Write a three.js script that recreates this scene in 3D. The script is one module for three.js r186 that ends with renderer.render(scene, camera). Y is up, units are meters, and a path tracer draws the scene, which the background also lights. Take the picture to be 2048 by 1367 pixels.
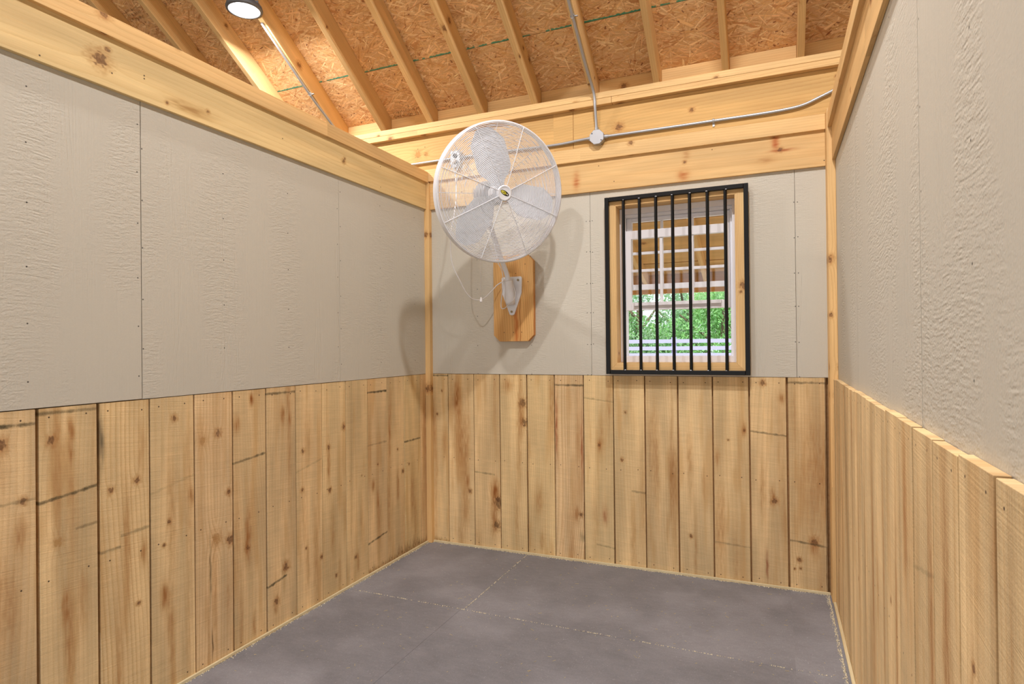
import * as THREE from 'three';
import { RoundedBoxGeometry } from 'three/addons/geometries/RoundedBoxGeometry.js';
import { RectAreaLightUniformsLib } from 'three/addons/lights/RectAreaLightUniformsLib.js';
import { mergeGeometries } from 'three/addons/utils/BufferGeometryUtils.js';

// ------------------------------------------------------------------ camera, sky, sun, exposure
const scene = new THREE.Scene();
const camera = new THREE.PerspectiveCamera(2 * Math.atan(683.5 / 1220.9) * 180 / Math.PI, 2048 / 1367, 0.05, 200);
camera.rotation.order = 'YXZ';
camera.position.set(2.328, 1.4235, 3.868);
camera.rotation.set(0.005, 0.4051, -0.0103);
camera.updateMatrixWorld();
scene.add(camera);

const renderer = new THREE.WebGLRenderer({ antialias: true });
renderer.toneMapping = THREE.LinearToneMapping;
renderer.toneMappingExposure = 1.22;
renderer.shadowMap.enabled = true;
RectAreaLightUniformsLib.init();

scene.background = new THREE.Color().setRGB(0.92, 1.0, 1.1);     // hazy bright summer sky
scene.backgroundIntensity = 1.55;
const sun = new THREE.DirectionalLight(new THREE.Color().setRGB(1.0, 0.95, 0.86), 3.6);
sun.position.set(4, 18, -2); sun.target.position.set(0, 0, -12);
sun.castShadow = true; sun.shadow.mapSize.set(2048, 2048);
Object.assign(sun.shadow.camera, { left: -25, right: 25, top: 25, bottom: -25, near: 1, far: 70 });
scene.add(sun, sun.target);
const LAMP = new THREE.Color().setRGB(1.0, 0.985, 0.98), LAMP_POWER = 760, LAMP_SPILL = 0.12;

// ------------------------------------------------------------------ dimensions (metres) : x right, y up, z towards the aisle
const W = 2.65, H = 1.22, SL = 0.69, PLATE = 3.028;
const underRafter = (z) => PLATE + SL * (z - 0.07);
const underDeck = (z) => 3.198 + SL * (z - 0.07);
const X0 = -5.3, X1 = 7.6, ZR = 3.9, ZF = 7.8;

// ------------------------------------------------------------------ helpers
function rng(seed) { let a = seed >>> 0; return () => { a = (a + 0x6d2b79f5) | 0; let t = Math.imul(a ^ (a >>> 15), 1 | a); t = (t + Math.imul(t ^ (t >>> 7), 61 | t)) ^ t; return ((t ^ (t >>> 14)) >>> 0) / 4294967296; }; }
const NT = new Float32Array(65536); { const r = rng(7); for (let i = 0; i < 65536; i++) NT[i] = r(); }
function vn(x, y) {
  const xi = Math.floor(x), yi = Math.floor(y); let fx = x - xi, fy = y - yi;
  fx = fx * fx * (3 - 2 * fx); fy = fy * fy * (3 - 2 * fy);
  const x0 = xi & 255, x1 = (xi + 1) & 255, y0 = (yi & 255) << 8, y1 = ((yi + 1) & 255) << 8;
  const a = NT[y0 + x0], b = NT[y0 + x1], c = NT[y1 + x0], d = NT[y1 + x1];
  return a + (b - a) * fx + (c - a + (a - b - c + d) * fx) * fy;
}
const fbm = (x, y) => 0.55 * vn(x, y) + 0.3 * vn(x * 2.1 + 17, y * 2.1 + 5) + 0.15 * vn(x * 4.3 + 41, y * 4.3 + 29);
const clamp = (v, a = 0, b = 1) => (v < a ? a : v > b ? b : v);
const sstep = (a, b, v) => { const t = clamp((v - a) / (b - a)); return t * t * (3 - 2 * t); };
function dataTex(data, w, h, srgb) {
  const t = new THREE.DataTexture(data, w, h, THREE.RGBAFormat);
  t.magFilter = THREE.LinearFilter; t.minFilter = THREE.LinearMipmapLinearFilter; t.generateMipmaps = true;
  t.wrapS = t.wrapT = THREE.RepeatWrapping; if (srgb) t.colorSpace = THREE.SRGBColorSpace;
  t.needsUpdate = true; return t;
}
const names = new Map();
function numbered(n) { const k = names.get(n) ?? 0; names.set(n, k + 1); return k ? n + '_' + String(k).padStart(3, '0') : n; }
function group(name, label, category, { kind, grp, at } = {}) {
  const g = new THREE.Group(); g.name = numbered(name); scene.add(g);
  g.userData = { label, category }; if (kind) g.userData.kind = kind; if (grp) g.userData.group = grp;
  if (at) g.position.set(...at);
  return g;
}
function add(parent, name, geo, mat, pos, rot) {
  const m = new THREE.Mesh(geo, mat); m.name = name; m.castShadow = m.receiveShadow = true;
  if (pos) m.position.set(...pos); if (rot) m.rotation.set(...rot);
  parent.add(m); return m;
}
// box whose uv runs in metres along its grain axis (0 x, 1 y, 2 z); tl, tw: size of the texture in metres; ou, ov: offset
function grainUV(g, axis, tl, tw, ou = 0, ov = 0) {
  const p = g.attributes.position, n = g.attributes.normal, uv = new Float32Array(p.count * 2);
  const o = [0, 1, 2].filter((k) => k !== axis);
  for (let i = 0; i < p.count; i++) {
    const P = [p.getX(i), p.getY(i), p.getZ(i)], N = [Math.abs(n.getX(i)), Math.abs(n.getY(i)), Math.abs(n.getZ(i))];
    let a = P[axis], b;
    if (N[axis] > 0.8) { a = P[o[0]]; b = P[o[1]]; } else b = N[o[0]] > N[o[1]] ? P[o[1]] : P[o[0]];
    uv[2 * i] = a / tl + ou; uv[2 * i + 1] = b / tw + ov;
  }
  g.setAttribute('uv', new THREE.BufferAttribute(uv, 2)); return g;
}
function board(lo, hi, axis, tl = 2.4, tw = 0.3, ou = 0, ov = 0, r = 0.002) {
  const s = [hi[0] - lo[0], hi[1] - lo[1], hi[2] - lo[2]], g = r ? new RoundedBoxGeometry(...s, 1, Math.min(r, Math.min(...s) / 3)) : new THREE.BoxGeometry(...s);
  return grainUV(g, axis, tl, tw, ou, ov).translate((lo[0] + hi[0]) / 2, (lo[1] + hi[1]) / 2, (lo[2] + hi[2]) / 2);
}
const boxAt = (lo, hi) => new THREE.BoxGeometry(hi[0] - lo[0], hi[1] - lo[1], hi[2] - lo[2]).translate((lo[0] + hi[0]) / 2, (lo[1] + hi[1]) / 2, (lo[2] + hi[2]) / 2);
const V = (a) => new THREE.Vector3(...a);
const tube = (pts, r, seg = 48, rad = 8) => new THREE.TubeGeometry(new THREE.CatmullRomCurve3(pts.map(V), false, 'centripetal'), seg, r, rad, false);
function cyl(a, b, r0, r1 = r0, seg = 12) {
  const A = V(a), B = V(b), d = B.clone().sub(A), g = new THREE.CylinderGeometry(r1, r0, d.length(), seg);
  g.applyQuaternion(new THREE.Quaternion().setFromUnitVectors(new THREE.Vector3(0, 1, 0), d.normalize()));
  return g.translate((a[0] + b[0]) / 2, (a[1] + b[1]) / 2, (a[2] + b[2]) / 2);
}

// ------------------------------------------------------------------ wood textures
// s runs along the grain, t across it. Features: knots [s,t,r,kind], lines [s,strength,slope,t0,t1], streaks [s,t,ls,lt,amount], dirt, nails.
function woodTex(o) {
  const { L, T, nL, nT, seed, base, late = [0.80, 0.68, 0.52], rings = 0.5, freq = 95, saw = 0, broad = 0.10, brown = 0.2, knots = [], lines = [], streaks = [], nails = [], dirt = 0, edge = 0, upright = false } = o;
  const data = new Uint8Array(nL * nT * 4), r = rng(seed), q0 = r() * 200, q1 = r() * 200, bend = (r() - 0.5) * 0.05, heart = (r() - 0.5) * T * 1.2 + T / 2;
  for (let i = 0; i < nL; i++) {
    const s = (i + 0.5) / nL * L, wob = (vn(s * 1.3 + q0, q1) - 0.5) * 0.05 + bend * s;
    for (let j = 0; j < nT; j++) {
      const t = (j + 0.5) / nT * T;
      let def = 0, kn = 0, halo = 0, pale = 0, barkv = 0;
      for (const k of knots) {
        const ds = s - k[0], dt = t - k[1], R = k[2] * 1.15; if (Math.abs(ds) > R * 9 || Math.abs(dt) > R * 6) continue;
        const e = Math.exp(-(ds * ds) / (R * R * 9) - (dt * dt) / (R * R * 6)); def += dt >= 0 ? e * R * 1.1 : -e * R * 1.1;
        const a = (vn(s * 110 + 9, t * 190 + q0) - 0.5) * 0.9, d = Math.sqrt(ds * ds * (k[3] === 'l' ? 0.25 : 0.75) + dt * dt) / R + a;
        if (k[3] === 'b') { barkv = Math.max(barkv, (1 - sstep(0.5, 1.25, d)) * (0.25 + 0.75 * fbm(s * 60 + 3, t * 130))); halo = Math.max(halo, 0.75 * (1 - sstep(0.6, 2.0, d))); continue; }
        kn = Math.max(kn, 1 - sstep(0.75, 1.1, d)); halo = Math.max(halo, (1 - sstep(0.7, 2.6, d)) * (k[3] === 'p' ? 0.35 : 0.8)); if (k[3] === 'p') pale = Math.max(pale, 1 - sstep(0.5, 1, d));
      }
      const tq = t + def + wob, rr = Math.abs(tq - heart) + 0.35 * wob * wob;
      const ph = rr * freq + 3 * vn(s * 0.8 + q1, tq * 9 + q0), f = ph - Math.floor(ph);
      const lw = Math.pow(f, 3) * rings * (0.4 + 0.9 * vn(s * 1.1 + 3, tq * 22 + q1));
      const fib = vn(s * 14 + q0, t * 900) - 0.5, br = fbm(s * 1.7 + q1, t * 14 + q0) - 0.5, bs = sstep(0.52, 0.8, fbm(s * 2.3 + q0 + 50, t * 22 + q1));
      let m = 1 + br * broad * 2 + fib * (saw ? 0.035 : 0.055);
      if (saw) { const w = vn((s + 0.08 * t) * 430 + q0, t * 9) - 0.5, w2 = vn((s - 0.2 * t) * 90 + q1, t * 4) - 0.5; m += saw * (w * 0.05 + w2 * 0.02) + (vn(s * 700, t * 700) - 0.5) * 0.05 * saw; }
      let R = base[0] * m, G = base[1] * m, B = base[2] * m;
      const mix = (c, a) => { R += (c[0] * base[0] * 1.0 - R) * a; G += (c[1] * base[1] - G) * a; B += (c[2] * base[2] - B) * a; };
      mix(late, lw * 0.55); mix([0.87, 0.76, 0.62], bs * brown);
      for (const k of streaks) { const a = Math.exp(-((s - k[0]) ** 2) / (k[2] * k[2]) - ((t + 0.006 * (vn(s * 25, q0) - 0.5) - k[1]) ** 2) / (k[3] * k[3])); if (a > 0.01) mix(k[5] || [0.72, 0.55, 0.38], a * k[4] * (0.55 + 0.9 * (vn(s * 30 + q0, t * 170) - 0.1))); }
      if (halo) mix([0.70, 0.52, 0.34], halo * (0.3 + 0.4 * vn(s * 50, t * 120 + q0)));
      if (barkv) mix([0.42, 0.36, 0.30], barkv * 0.85);
      if (kn) mix(pale ? [0.80, 0.70, 0.55] : [0.36, 0.26, 0.20], kn * (pale ? 0.6 : 0.28 + 0.34 * vn(s * 220, t * 220)));
      if (edge) { const w = edge * (0.5 + fbm(s * 3 + q0, 1)); if (T - t < w) mix([0.45, 0.38, 0.31], 0.75 * (0.6 + 0.4 * vn(s * 40, t * 200))); }
      for (const k of lines) {
        if (t < T * (k[3] ?? 0) || t > T * (k[4] ?? 1)) continue;
        const d = Math.abs(s - k[0] - k[2] * (t - T / 2) + 0.002 * (vn(t * 90, q0) - 0.5)), n = vn(t * 55 + k[0] * 90, s * 40) * 0.7 + 0.3 * vn(t * 260, s * 300);
        if (d < 0.014) mix([0.34, 0.34, 0.29], k[1] * (1 - sstep(0.0012, 0.0045 + 0.009 * n, d)) * (0.2 + 0.95 * n));
      }
      if (dirt) { const hgt = dirt * (0.2 + 1.5 * fbm(t * 60 + q0, 3)); if (s < hgt) mix([0.52, 0.42, 0.31], 0.75 * sstep(0, 0.9, 1 - s / hgt) * (0.2 + 0.9 * vn(s * 60, t * 260))); }
      for (const k of nails) { const d = Math.hypot(s - k[0], t - k[1]); if (d < 0.0042) mix([0.22, 0.17, 0.13], 1 - sstep(0.0012, 0.004, d)); }
      const p = (upright ? i * nT + j : j * nL + i) * 4;
      data[p] = clamp(R, 0, 255); data[p + 1] = clamp(G, 0, 255); data[p + 2] = clamp(B, 0, 255); data[p + 3] = 255;
    }
  }
  return upright ? dataTex(data, nT, nL, true) : dataTex(data, nL, nT, true);
}
// rough-sawn relief shared by the planks
const sawBump = (() => {
  const w = 192, h = 1024, d = new Uint8Array(w * h * 4);
  for (let i = 0; i < h; i++) for (let j = 0; j < w; j++) {
    const s = i / h * 1.22, t = j / w * 0.2, v = 255 * clamp(0.5 + 0.5 * (vn((s + 0.08 * t) * 430, t * 9) - 0.5) + 0.35 * (vn(s * 620, t * 620) - 0.5) + 0.25 * (vn(s * 12, t * 500) - 0.5)), p = (i * w + j) * 4;
    d[p] = d[p + 1] = d[p + 2] = v; d[p + 3] = 255;
  }
  return dataTex(d, w, h, false);
})();
const PINE = [227, 190, 133];
const rr0 = rng(99);
function someKnots(L, T, n, r) { const a = []; for (let i = 0; i < n; i++) a.push([r() * L, T * (0.15 + 0.7 * r()), 0.006 + 0.009 * r()]); return a; }
const pineMats = [];
for (let i = 0; i < 6; i++) {
  const b = 0.95 + 0.07 * rr0(), warm = rr0();
  pineMats.push(new THREE.MeshStandardMaterial({ roughness: 0.72, map: woodTex({ L: 2.4, T: 0.3, nL: 1536, nT: 224, seed: 300 + i, base: [PINE[0] * b, (PINE[1] - 6 * warm) * b, (PINE[2] - 10 * warm) * b], rings: 0.5, freq: 70, brown: 0.12, knots: someKnots(2.4, 0.3, 5, rr0) }) }));
}
const pine = (i) => pineMats[i % 6];
const darkWood = new THREE.MeshStandardMaterial({ roughness: 0.85, map: woodTex({ L: 1.2, T: 0.3, nL: 512, nT: 128, seed: 61, base: [186, 140, 92], rings: 0.5 }) });

// ------------------------------------------------------------------ oriented strand board
function osbTex(seed) {
  const w = 2048, h = 1024, c = document.createElement('canvas'); c.width = w; c.height = h;
  const x = c.getContext('2d'), r = rng(seed), P = w / 2.44;
  x.fillStyle = 'rgb(220,174,124)'; x.fillRect(0, 0, w, h);
  const cols = [[240, 202, 148], [230, 186, 128], [220, 172, 112], [236, 190, 136], [210, 158, 100], [246, 214, 162], [196, 138, 84], [226, 178, 122]];
  for (let i = 0; i < 11500; i++) {
    const k = cols[Math.floor(r() * cols.length)], v = 0.97 + 0.11 * r(), len = (0.035 + 0.085 * r()) * P, wid = (0.005 + 0.017 * r() * r()) * P;
    x.save(); x.translate(r() * w, r() * h); x.rotate((r() - 0.5) * (r() < 0.7 ? 1.5 : 3.1));
    x.globalAlpha = 0.5 + 0.45 * r(); x.fillStyle = `rgb(${k[0] * v | 0},${k[1] * v | 0},${k[2] * v | 0})`;
    x.beginPath(); x.moveTo(-len / 2, -wid / 2 * r()); x.lineTo(len / 2, -wid / 2); x.lineTo(len / 2 - wid * r(), wid / 2); x.lineTo(-len / 2 + wid * r(), wid / 2 * r()); x.closePath(); x.fill();
    x.globalAlpha = 0.25; x.strokeStyle = 'rgb(120,70,38)'; x.lineWidth = 0.8; x.stroke(); x.restore();
  }
  for (let i = 0; i < 520; i++) {   // dark bark flakes
    x.save(); x.translate(r() * w, r() * h); x.rotate((r() - 0.5) * 2.4); x.globalAlpha = 0.35 + 0.45 * r(); x.fillStyle = r() < 0.5 ? 'rgb(126,68,34)' : 'rgb(104,52,30)';
    const len = (0.008 + 0.035 * r() * r()) * P, wid = (0.003 + 0.006 * r()) * P; x.beginPath(); x.ellipse(0, 0, len / 2, wid / 2, 0, 0, 7); x.fill(); x.restore();
  }
  for (let e = 0; e < 2; e++) for (let i = 0; i < w; i += 2) {   // green sealing paint on the long edges
    const n = fbm(i * 0.02, seed + e * 9); if (n < 0.3) continue;
    x.globalAlpha = 0.55 + 0.45 * n; x.fillStyle = 'rgb(44,140,112)'; const t = (0.005 + 0.007 * vn(i * 0.11, e + seed)) * P; x.fillRect(i, e ? h - t : 0, 2, t);
  }
  const t = new THREE.CanvasTexture(c); t.colorSpace = THREE.SRGBColorSpace; t.wrapS = t.wrapT = THREE.RepeatWrapping; return t;
}
const osbMats = [11, 12].map((s) => new THREE.MeshStandardMaterial({ map: osbTex(s), roughness: 0.8 }));

// ------------------------------------------------------------------ painted embossed siding
function sidingMat(seed, colour) {
  const w = 1024, h = 2048, LW = 1.219, LH = 2.44, d = new Uint8Array(w * h * 4), m = new Uint8Array(w * h * 4), r = rng(seed);
  const ridges = []; for (let k = 0; k < 7; k++) { const c = r(), n = 3 + Math.floor(r() * 5), y0 = r() * 1.6 - 0.4, y1 = y0 + 0.5 + r() * 1.4, am = 0.4 + 0.6 * r(); for (let i = 0; i < n; i++) ridges.push([c * LW + (i - n / 2) * (0.007 + 0.006 * r()), y0 + r() * 0.3, y1 + r() * 0.3, am * (0.5 + 0.5 * r()), 0.0016 + 0.0012 * r(), r() * 50]); }
  const rows = [0.012, 0.406, 0.813, LW - 0.012];
  const base = new Float32Array(w);
  for (let i = 0; i < h; i++) {
    const y = i / h * LH;
    base.fill(0);
    for (const k of ridges) {
      if (y < k[1] || y > k[2]) continue;
      const fade = sstep(k[1], k[1] + 0.15, y) * (1 - sstep(k[2] - 0.15, k[2], y)), cx = k[0] + (vn(y * 1.6 + k[5] * 0.02 + 5, Math.floor(k[5] / 10)) - 0.5) * 0.10, brk = 0.35 + 0.9 * vn(y * 60 + k[5], k[5]);
      const j0 = Math.max(0, Math.floor((cx - 0.008) / LW * w)), j1 = Math.min(w - 1, Math.ceil((cx + 0.008) / LW * w));
      for (let j = j0; j <= j1; j++) { const q = (j / w * LW - cx) / k[4]; base[j] -= k[3] * fade * brk * Math.exp(-q * q); }
    }
    for (let j = 0; j < w; j++) {
      const x = j / w * LW, rough = sstep(0.35, 0.7, fbm(x * 5 + seed, y * 1.6)), fold = vn(x * 7, y * 3 + seed) * 2.5;
      const rip = vn(x * 42 + fold, y * 190 + fold * 2) - 0.5, pit = vn(x * 260, y * 330) - 0.5, gr = vn(x * 330 + seed, y * 5) - 0.5;
      const v = 0.56 + base[j] * 0.32 + rough * rip * 0.30 + pit * 0.13 * (0.4 + rough) + gr * 0.10, p = (i * w + j) * 4, vv = 255 * clamp(v);
      d[p] = d[p + 1] = d[p + 2] = vv; d[p + 3] = 255;
      let c = 1 + 0.02 * (fbm(x * 3 + seed, y * 3) - 0.5) + 0.012 * (pit);
      for (const nx of rows) if (Math.abs(x - nx) < 0.004) { const ky = Math.round(y / 0.203), dd = Math.hypot(x - nx - 0.003 * (NT[(ky * 37 + seed) & 65535] - 0.5), y - ky * 0.203 - 0.02 * (NT[(ky * 91 + seed) & 65535] - 0.5)); if (dd < 0.004) c *= 1 - 0.72 * (1 - sstep(0.0012, 0.0038, dd)); }
      m[p] = colour[0] * c; m[p + 1] = colour[1] * c; m[p + 2] = colour[2] * c; m[p + 3] = 255;
    }
  }
  return new THREE.MeshStandardMaterial({ map: dataTex(m, w, h, true), bumpMap: dataTex(d, w, h, false), bumpScale: 0.0032, roughness: 0.62 });
}
const SIDING = [199, 193, 179];
const sidingMats = [sidingMat(21, SIDING), sidingMat(47, SIDING)];
const plainSiding = new THREE.MeshStandardMaterial({ color: new THREE.Color(`rgb(${SIDING})`), roughness: 0.7 });

// ------------------------------------------------------------------ rubber floor
const rubberMat = (() => {
  const n = 1024, d = new Uint8Array(n * n * 4);
  for (let i = 0; i < n; i++) for (let j = 0; j < n; j++) {
    const x = j / n * 2.4, y = i / n * 2.4, dust = sstep(0.42, 0.75, fbm(x * 2.6 + 3, y * 2.6)), fine = vn(x * 240, y * 240) - 0.5, sc = vn(x * 30 + y * 8, y * 90) - 0.5;
    let v = 130 + 16 * dust + 9 * fine + 6 * sc + 14 * (fbm(x * 9, y * 9 + 40) - 0.5);
    const sp = vn(x * 330 + 9, y * 330); if (sp > 0.93) v += 70 * (sp - 0.93) / 0.07;
    const p = (i * n + j) * 4; d[p] = v * 0.96; d[p + 1] = v * 0.96; d[p + 2] = v * 1.01; d[p + 3] = 255;
  }
  return new THREE.MeshStandardMaterial({ map: dataTex(d, n, n, true), roughness: 0.62 });
})();

// ================================================================== FLOOR
const floor = group('floor', 'dark grey rubber matting covering the stall floor', 'floor', { kind: 'structure' });
const slabMat = new THREE.MeshStandardMaterial({ color: 0x3a3735, roughness: 0.95 });
add(floor, 'subfloor', boxAt([X0, -0.25, -0.1], [X1, -0.02, ZF]), slabMat);
for (const [a, b, c, d] of [[0.005, 0.7745, 0.005, 0.944], [0.776, 2.645, 0.005, 0.944], [0.005, 0.7565, 0.9455, 2.77], [0.7572, 2.645, 0.9455, 2.77], [0.005, 1.83, 2.7712, 4.0], [1.8312, 2.645, 2.7712, 4.0], [X0 + 0.1, -0.12, 0.01, 4.0], [2.77, X1 - 0.1, 0.01, 4.0]]) {
  const g = new RoundedBoxGeometry(b - a, 0.019, d - c, 1, 0.0015).translate((a + b) / 2, -0.0095, (c + d) / 2), p = g.attributes.position, uv = g.attributes.uv;
  for (let i = 0; i < p.count; i++) uv.setXY(i, p.getX(i) / 2.4, p.getZ(i) / 2.4);
  add(floor, 'rubber_mat', g, rubberMat);
}

add(floor, 'concrete_aisle', boxAt([X0 + 0.1, -0.0195, 4.003], [X1 - 0.1, 0, ZF]), new THREE.MeshStandardMaterial({ color: 0xb9b3a8, roughness: 0.9 }));

// ================================================================== PLANKS
const PL = [222, 194, 146];
function plankMat(seed, o = {}) {
  const r = rng(seed * 13 + 5), b = (o.tone ?? 1) * (0.97 + 0.05 * r()), T = 0.2;
  const nails = []; for (const s of [0.035, 0.62, 1.185]) for (const u of [0.18, 0.8]) nails.push([s + 0.012 * (r() - 0.5), T * (u + 0.1 * (r() - 0.5))]);
  const knots = (o.knots || []).map((k) => [k[1] * H, k[0] * T, k[2] ?? 0.009, k[3]]);
  const streaks = (o.streaks || []).map((k) => [k[1] * H, k[0] * T, k[2], k[3], k[4], k[5]]);
  for (let i = 0; i < (o.plain ? 1 : 3); i++) streaks.push([r() * H, r() * T, 0.1 + 0.25 * r(), 0.008 + 0.018 * r(), 0.15 + 0.25 * r()]);
  const lines = (o.lines || []).map((k) => [k[0] * H, k[1], k[2] ?? 0, k[3] ?? 0, k[4] ?? 1]);
  const base = [PL[0] * b, (PL[1] - 3 * (o.red ?? r())) * b, (PL[2] - 4 * (o.red ?? r())) * b];
  const map = woodTex({ L: H, T, nL: 1024, nT: 176, seed: 1000 + seed, base, rings: o.rings ?? 0.35, freq: 60, saw: 1, broad: 0.15, brown: o.brown ?? 0.4, knots, lines, streaks, nails, dirt: o.dirt, edge: o.edge, upright: true });
  return new THREE.MeshStandardMaterial({ map, bumpMap: sawBump, bumpScale: 0.0008, roughness: 0.88 });
}
function plankGeo(w, t, h = H) { return new RoundedBoxGeometry(w, h, t, 1, 0.0015); }
function fixPlankUV(g, w, h) { const p = g.attributes.position, uv = g.attributes.uv; for (let i = 0; i < p.count; i++) uv.setXY(i, clamp(p.getX(i) / w + 0.5, 0.004, 0.996), clamp(p.getY(i) / h + 0.5, 0.002, 0.998)); return g; }
function plank(parent, name, mat, w, t, at, turn, tilt = 0, h = H) { return add(parent, name, fixPlankUV(plankGeo(w, t, h), w, h), mat, at, [0, turn, tilt]); }

// ------------------------------------------------------------------ LEFT WALL
const wallLeft = group('wall_left', 'left stall partition, painted panels over pale sawn planks', 'wall', { kind: 'structure' });
add(wallLeft, 'partition_core', boxAt([-0.105, 0, -0.02], [-0.028, 2.605, 3.72]), darkWood);
const leftEdges = [2.79, 2.583, 2.377, 2.172, 1.966, 1.760, 1.556, 1.352, 1.147, 0.940, 0.732, 0.525, 0.320, 0.116, 0.0];
const leftGap = [0.012, 0.012, 0.010, 0.007, 0.006, 0.009, 0.008, 0.005, 0.004, 0.003, 0.003, 0.002, 0.003, 0.003, 0.002];
const leftSpec = [
  { knots: [[0.48, 0.91, 0.013], [0.8, 0.75, 0.008]], lines: [[0.96, 0.9], [0.75, 0.4]], streaks: [[0.75, 0.66, 0.06, 0.02, 0.5], [0.4, 0.5, 0.2, 0.03, 0.4]] },
  { knots: [[0.2, 0.905, 0.011], [0.3, 0.61, 0.012, 'p']], lines: [[0.742, 0.95, 0.12], [0.635, 0.45, 0.05, 0.6, 1], [0.985, 0.6]], streaks: [[0.53, 0.93, 0.045, 0.011, 0.95], [0.53, 0.86, 0.03, 0.008, 0.6], [0.42, 0.41, 0.06, 0.013, 0.9], [0.5, 0.3, 0.14, 0.02, 0.5], [0.55, 0.72, 0.2, 0.02, 0.3]] },
  { knots: [[0.2, 0.726, 0.008], [0.74, 0.74, 0.009], [0.76, 0.34, 0.006]], lines: [[0.54, 0.5, 0, 0, 0.4], [0.575, 0.35, 0.05, 0.4, 1]], streaks: [[0.86, 0.5, 0.045, 0.012, 0.7], [0.02, 0.88, 0.1, 0.012, 0.8, [0.55, 0.55, 0.55]]], rings: 0.8 },
  { knots: [[0.54, 0.926, 0.009], [0.4, 0.575, 0.006], [0.28, 0.5, 0.005]], streaks: [[0.28, 0.33, 0.05, 0.016, 0.9], [0.4, 0.24, 0.1, 0.02, 0.4], [0.92, 0.64, 0.035, 0.015, 0.6], [0.45, 0.6, 0.25, 0.02, 0.35]], lines: [[0.7, 0.15, 0.2]] },
  { knots: [[0.2, 0.83, 0.013, 'p'], [0.6, 0.85, 0.011], [0.55, 0.46, 0.02, 'p'], [0.52, 0.465, 0.006], [0.93, 0.44, 0.014], [0.9, 0.62, 0.009]], streaks: [[0.38, 0.35, 0.14, 0.005, 0.7, [0.55, 0.52, 0.46]], [0.42, 0.08, 0.05, 0.003, 0.9, [0.35, 0.28, 0.2]]], rings: 0.9 },
  { knots: [[0.4, 0.38, 0.009]], streaks: [[0.55, 0.96, 0.03, 0.012, 1], [0.1, 0.87, 0.04, 0.018, 0.7], [0.4, 0.42, 0.1, 0.018, 0.8], [0.6, 0.07, 0.06, 0.01, 0.5]], lines: [[0.73, 0.75, 0.1]] },
  { knots: [[0.62, 0.24, 0.014], [0.28, 0.115, 0.012]], lines: [[0.975, 0.7], [0.2, 0.9, 0.16, 0, 0.65]], streaks: [[0.55, 0.88, 0.04, 0.014, 0.8], [0.8, 0.86, 0.03, 0.01, 0.7], [0.25, 0.08, 0.02, 0.01, 0.5]] },
  { knots: [[0.25, 0.71, 0.008], [0.22, 0.54, 0.008], [0.95, 0.21, 0.008], [0.35, 0.28, 0.005]], streaks: [[0.4, 0.2, 0.1, 0.012, 0.5]], lines: [[0.64, 0.2, 0.2]] },
  { knots: [[0.92, 0.78, 0.011], [0.25, 0.7, 0.009], [0.3, 0.5, 0.009], [0.55, 0.09, 0.007]], streaks: [[0.27, 0.62, 0.12, 0.012, 0.7], [0.4, 0.3, 0.14, 0.02, 0.4]] },
  { knots: [[0.4, 0.13, 0.009], [0.7, 0.52, 0.004]], streaks: [[0.5, 0.1, 0.06, 0.012, 0.5]] },
  { knots: [[0.5, 0.55, 0.005]], lines: [[0.93, 1.0], [0.66, 0.3], [0.17, 0.9, 0.12]], streaks: [[0.25, 0.45, 0.035, 0.014, 0.8], [0.5, 0.36, 0.07, 0.01, 0.7]], dirt: 0.05 },
  { knots: [[0.9, 0.47, 0.009], [0.6, 0.6, 0.005]], streaks: [[0.15, 0.7, 0.18, 0.012, 0.6], [0.6, 0.4, 0.1, 0.015, 0.6]], dirt: 0.09 },
  { knots: [[0.25, 0.5, 0.006]], lines: [[0.63, 0.9]], streaks: [[0.4, 0.3, 0.15, 0.015, 0.4]], dirt: 0.1 },
  { streaks: [[0.5, 0.6, 0.4, 0.04, 0.5]], dirt: 0.08 },
];
for (let i = 0; i < 14; i++) {
  const a = leftEdges[i] - leftGap[i] / 2, b = leftEdges[i + 1] + leftGap[i + 1] / 2;
  plank(wallLeft, 'plank', plankMat(i + 1, leftSpec[i]), a - b, 0.024, [-0.0122 - 0.001 * ((i * 7) % 3), H / 2, (a + b) / 2], Math.PI / 2, (rr0() - 0.5) * 0.004);
}
for (let i = 0; i < 4; i++) plank(wallLeft, 'plank', wallLeft.children[2 + i * 3].material, 0.196, 0.024, [-0.0125, H / 2, 2.89 + 0.205 * i], Math.PI / 2);
const spanUV = (g, u0, v0, ax) => { const p = g.attributes.position, uv = g.attributes.uv; for (let i = 0; i < p.count; i++) uv.setXY(i, ((ax === 'x' ? p.getX(i) : ax === 'z' ? p.getZ(i) : -p.getZ(i)) - u0) / 1.219, (p.getY(i) - v0) / 2.44); return g; };
[[0.0, 0.989], [0.991, 2.203], [2.206, 3.42], [3.423, 3.7]].forEach(([a, b], i) => add(wallLeft, 'siding_panel', spanUV(boxAt([-0.012, 1.222 + 0.001 * i, a], [0.001, 2.60, b]), a - (i === 0 ? 0.23 : 0), 0.1 + 0.3 * i, 'z'), sidingMats[i === 1 ? 1 : i === 2 ? 0 : 1]));
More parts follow.
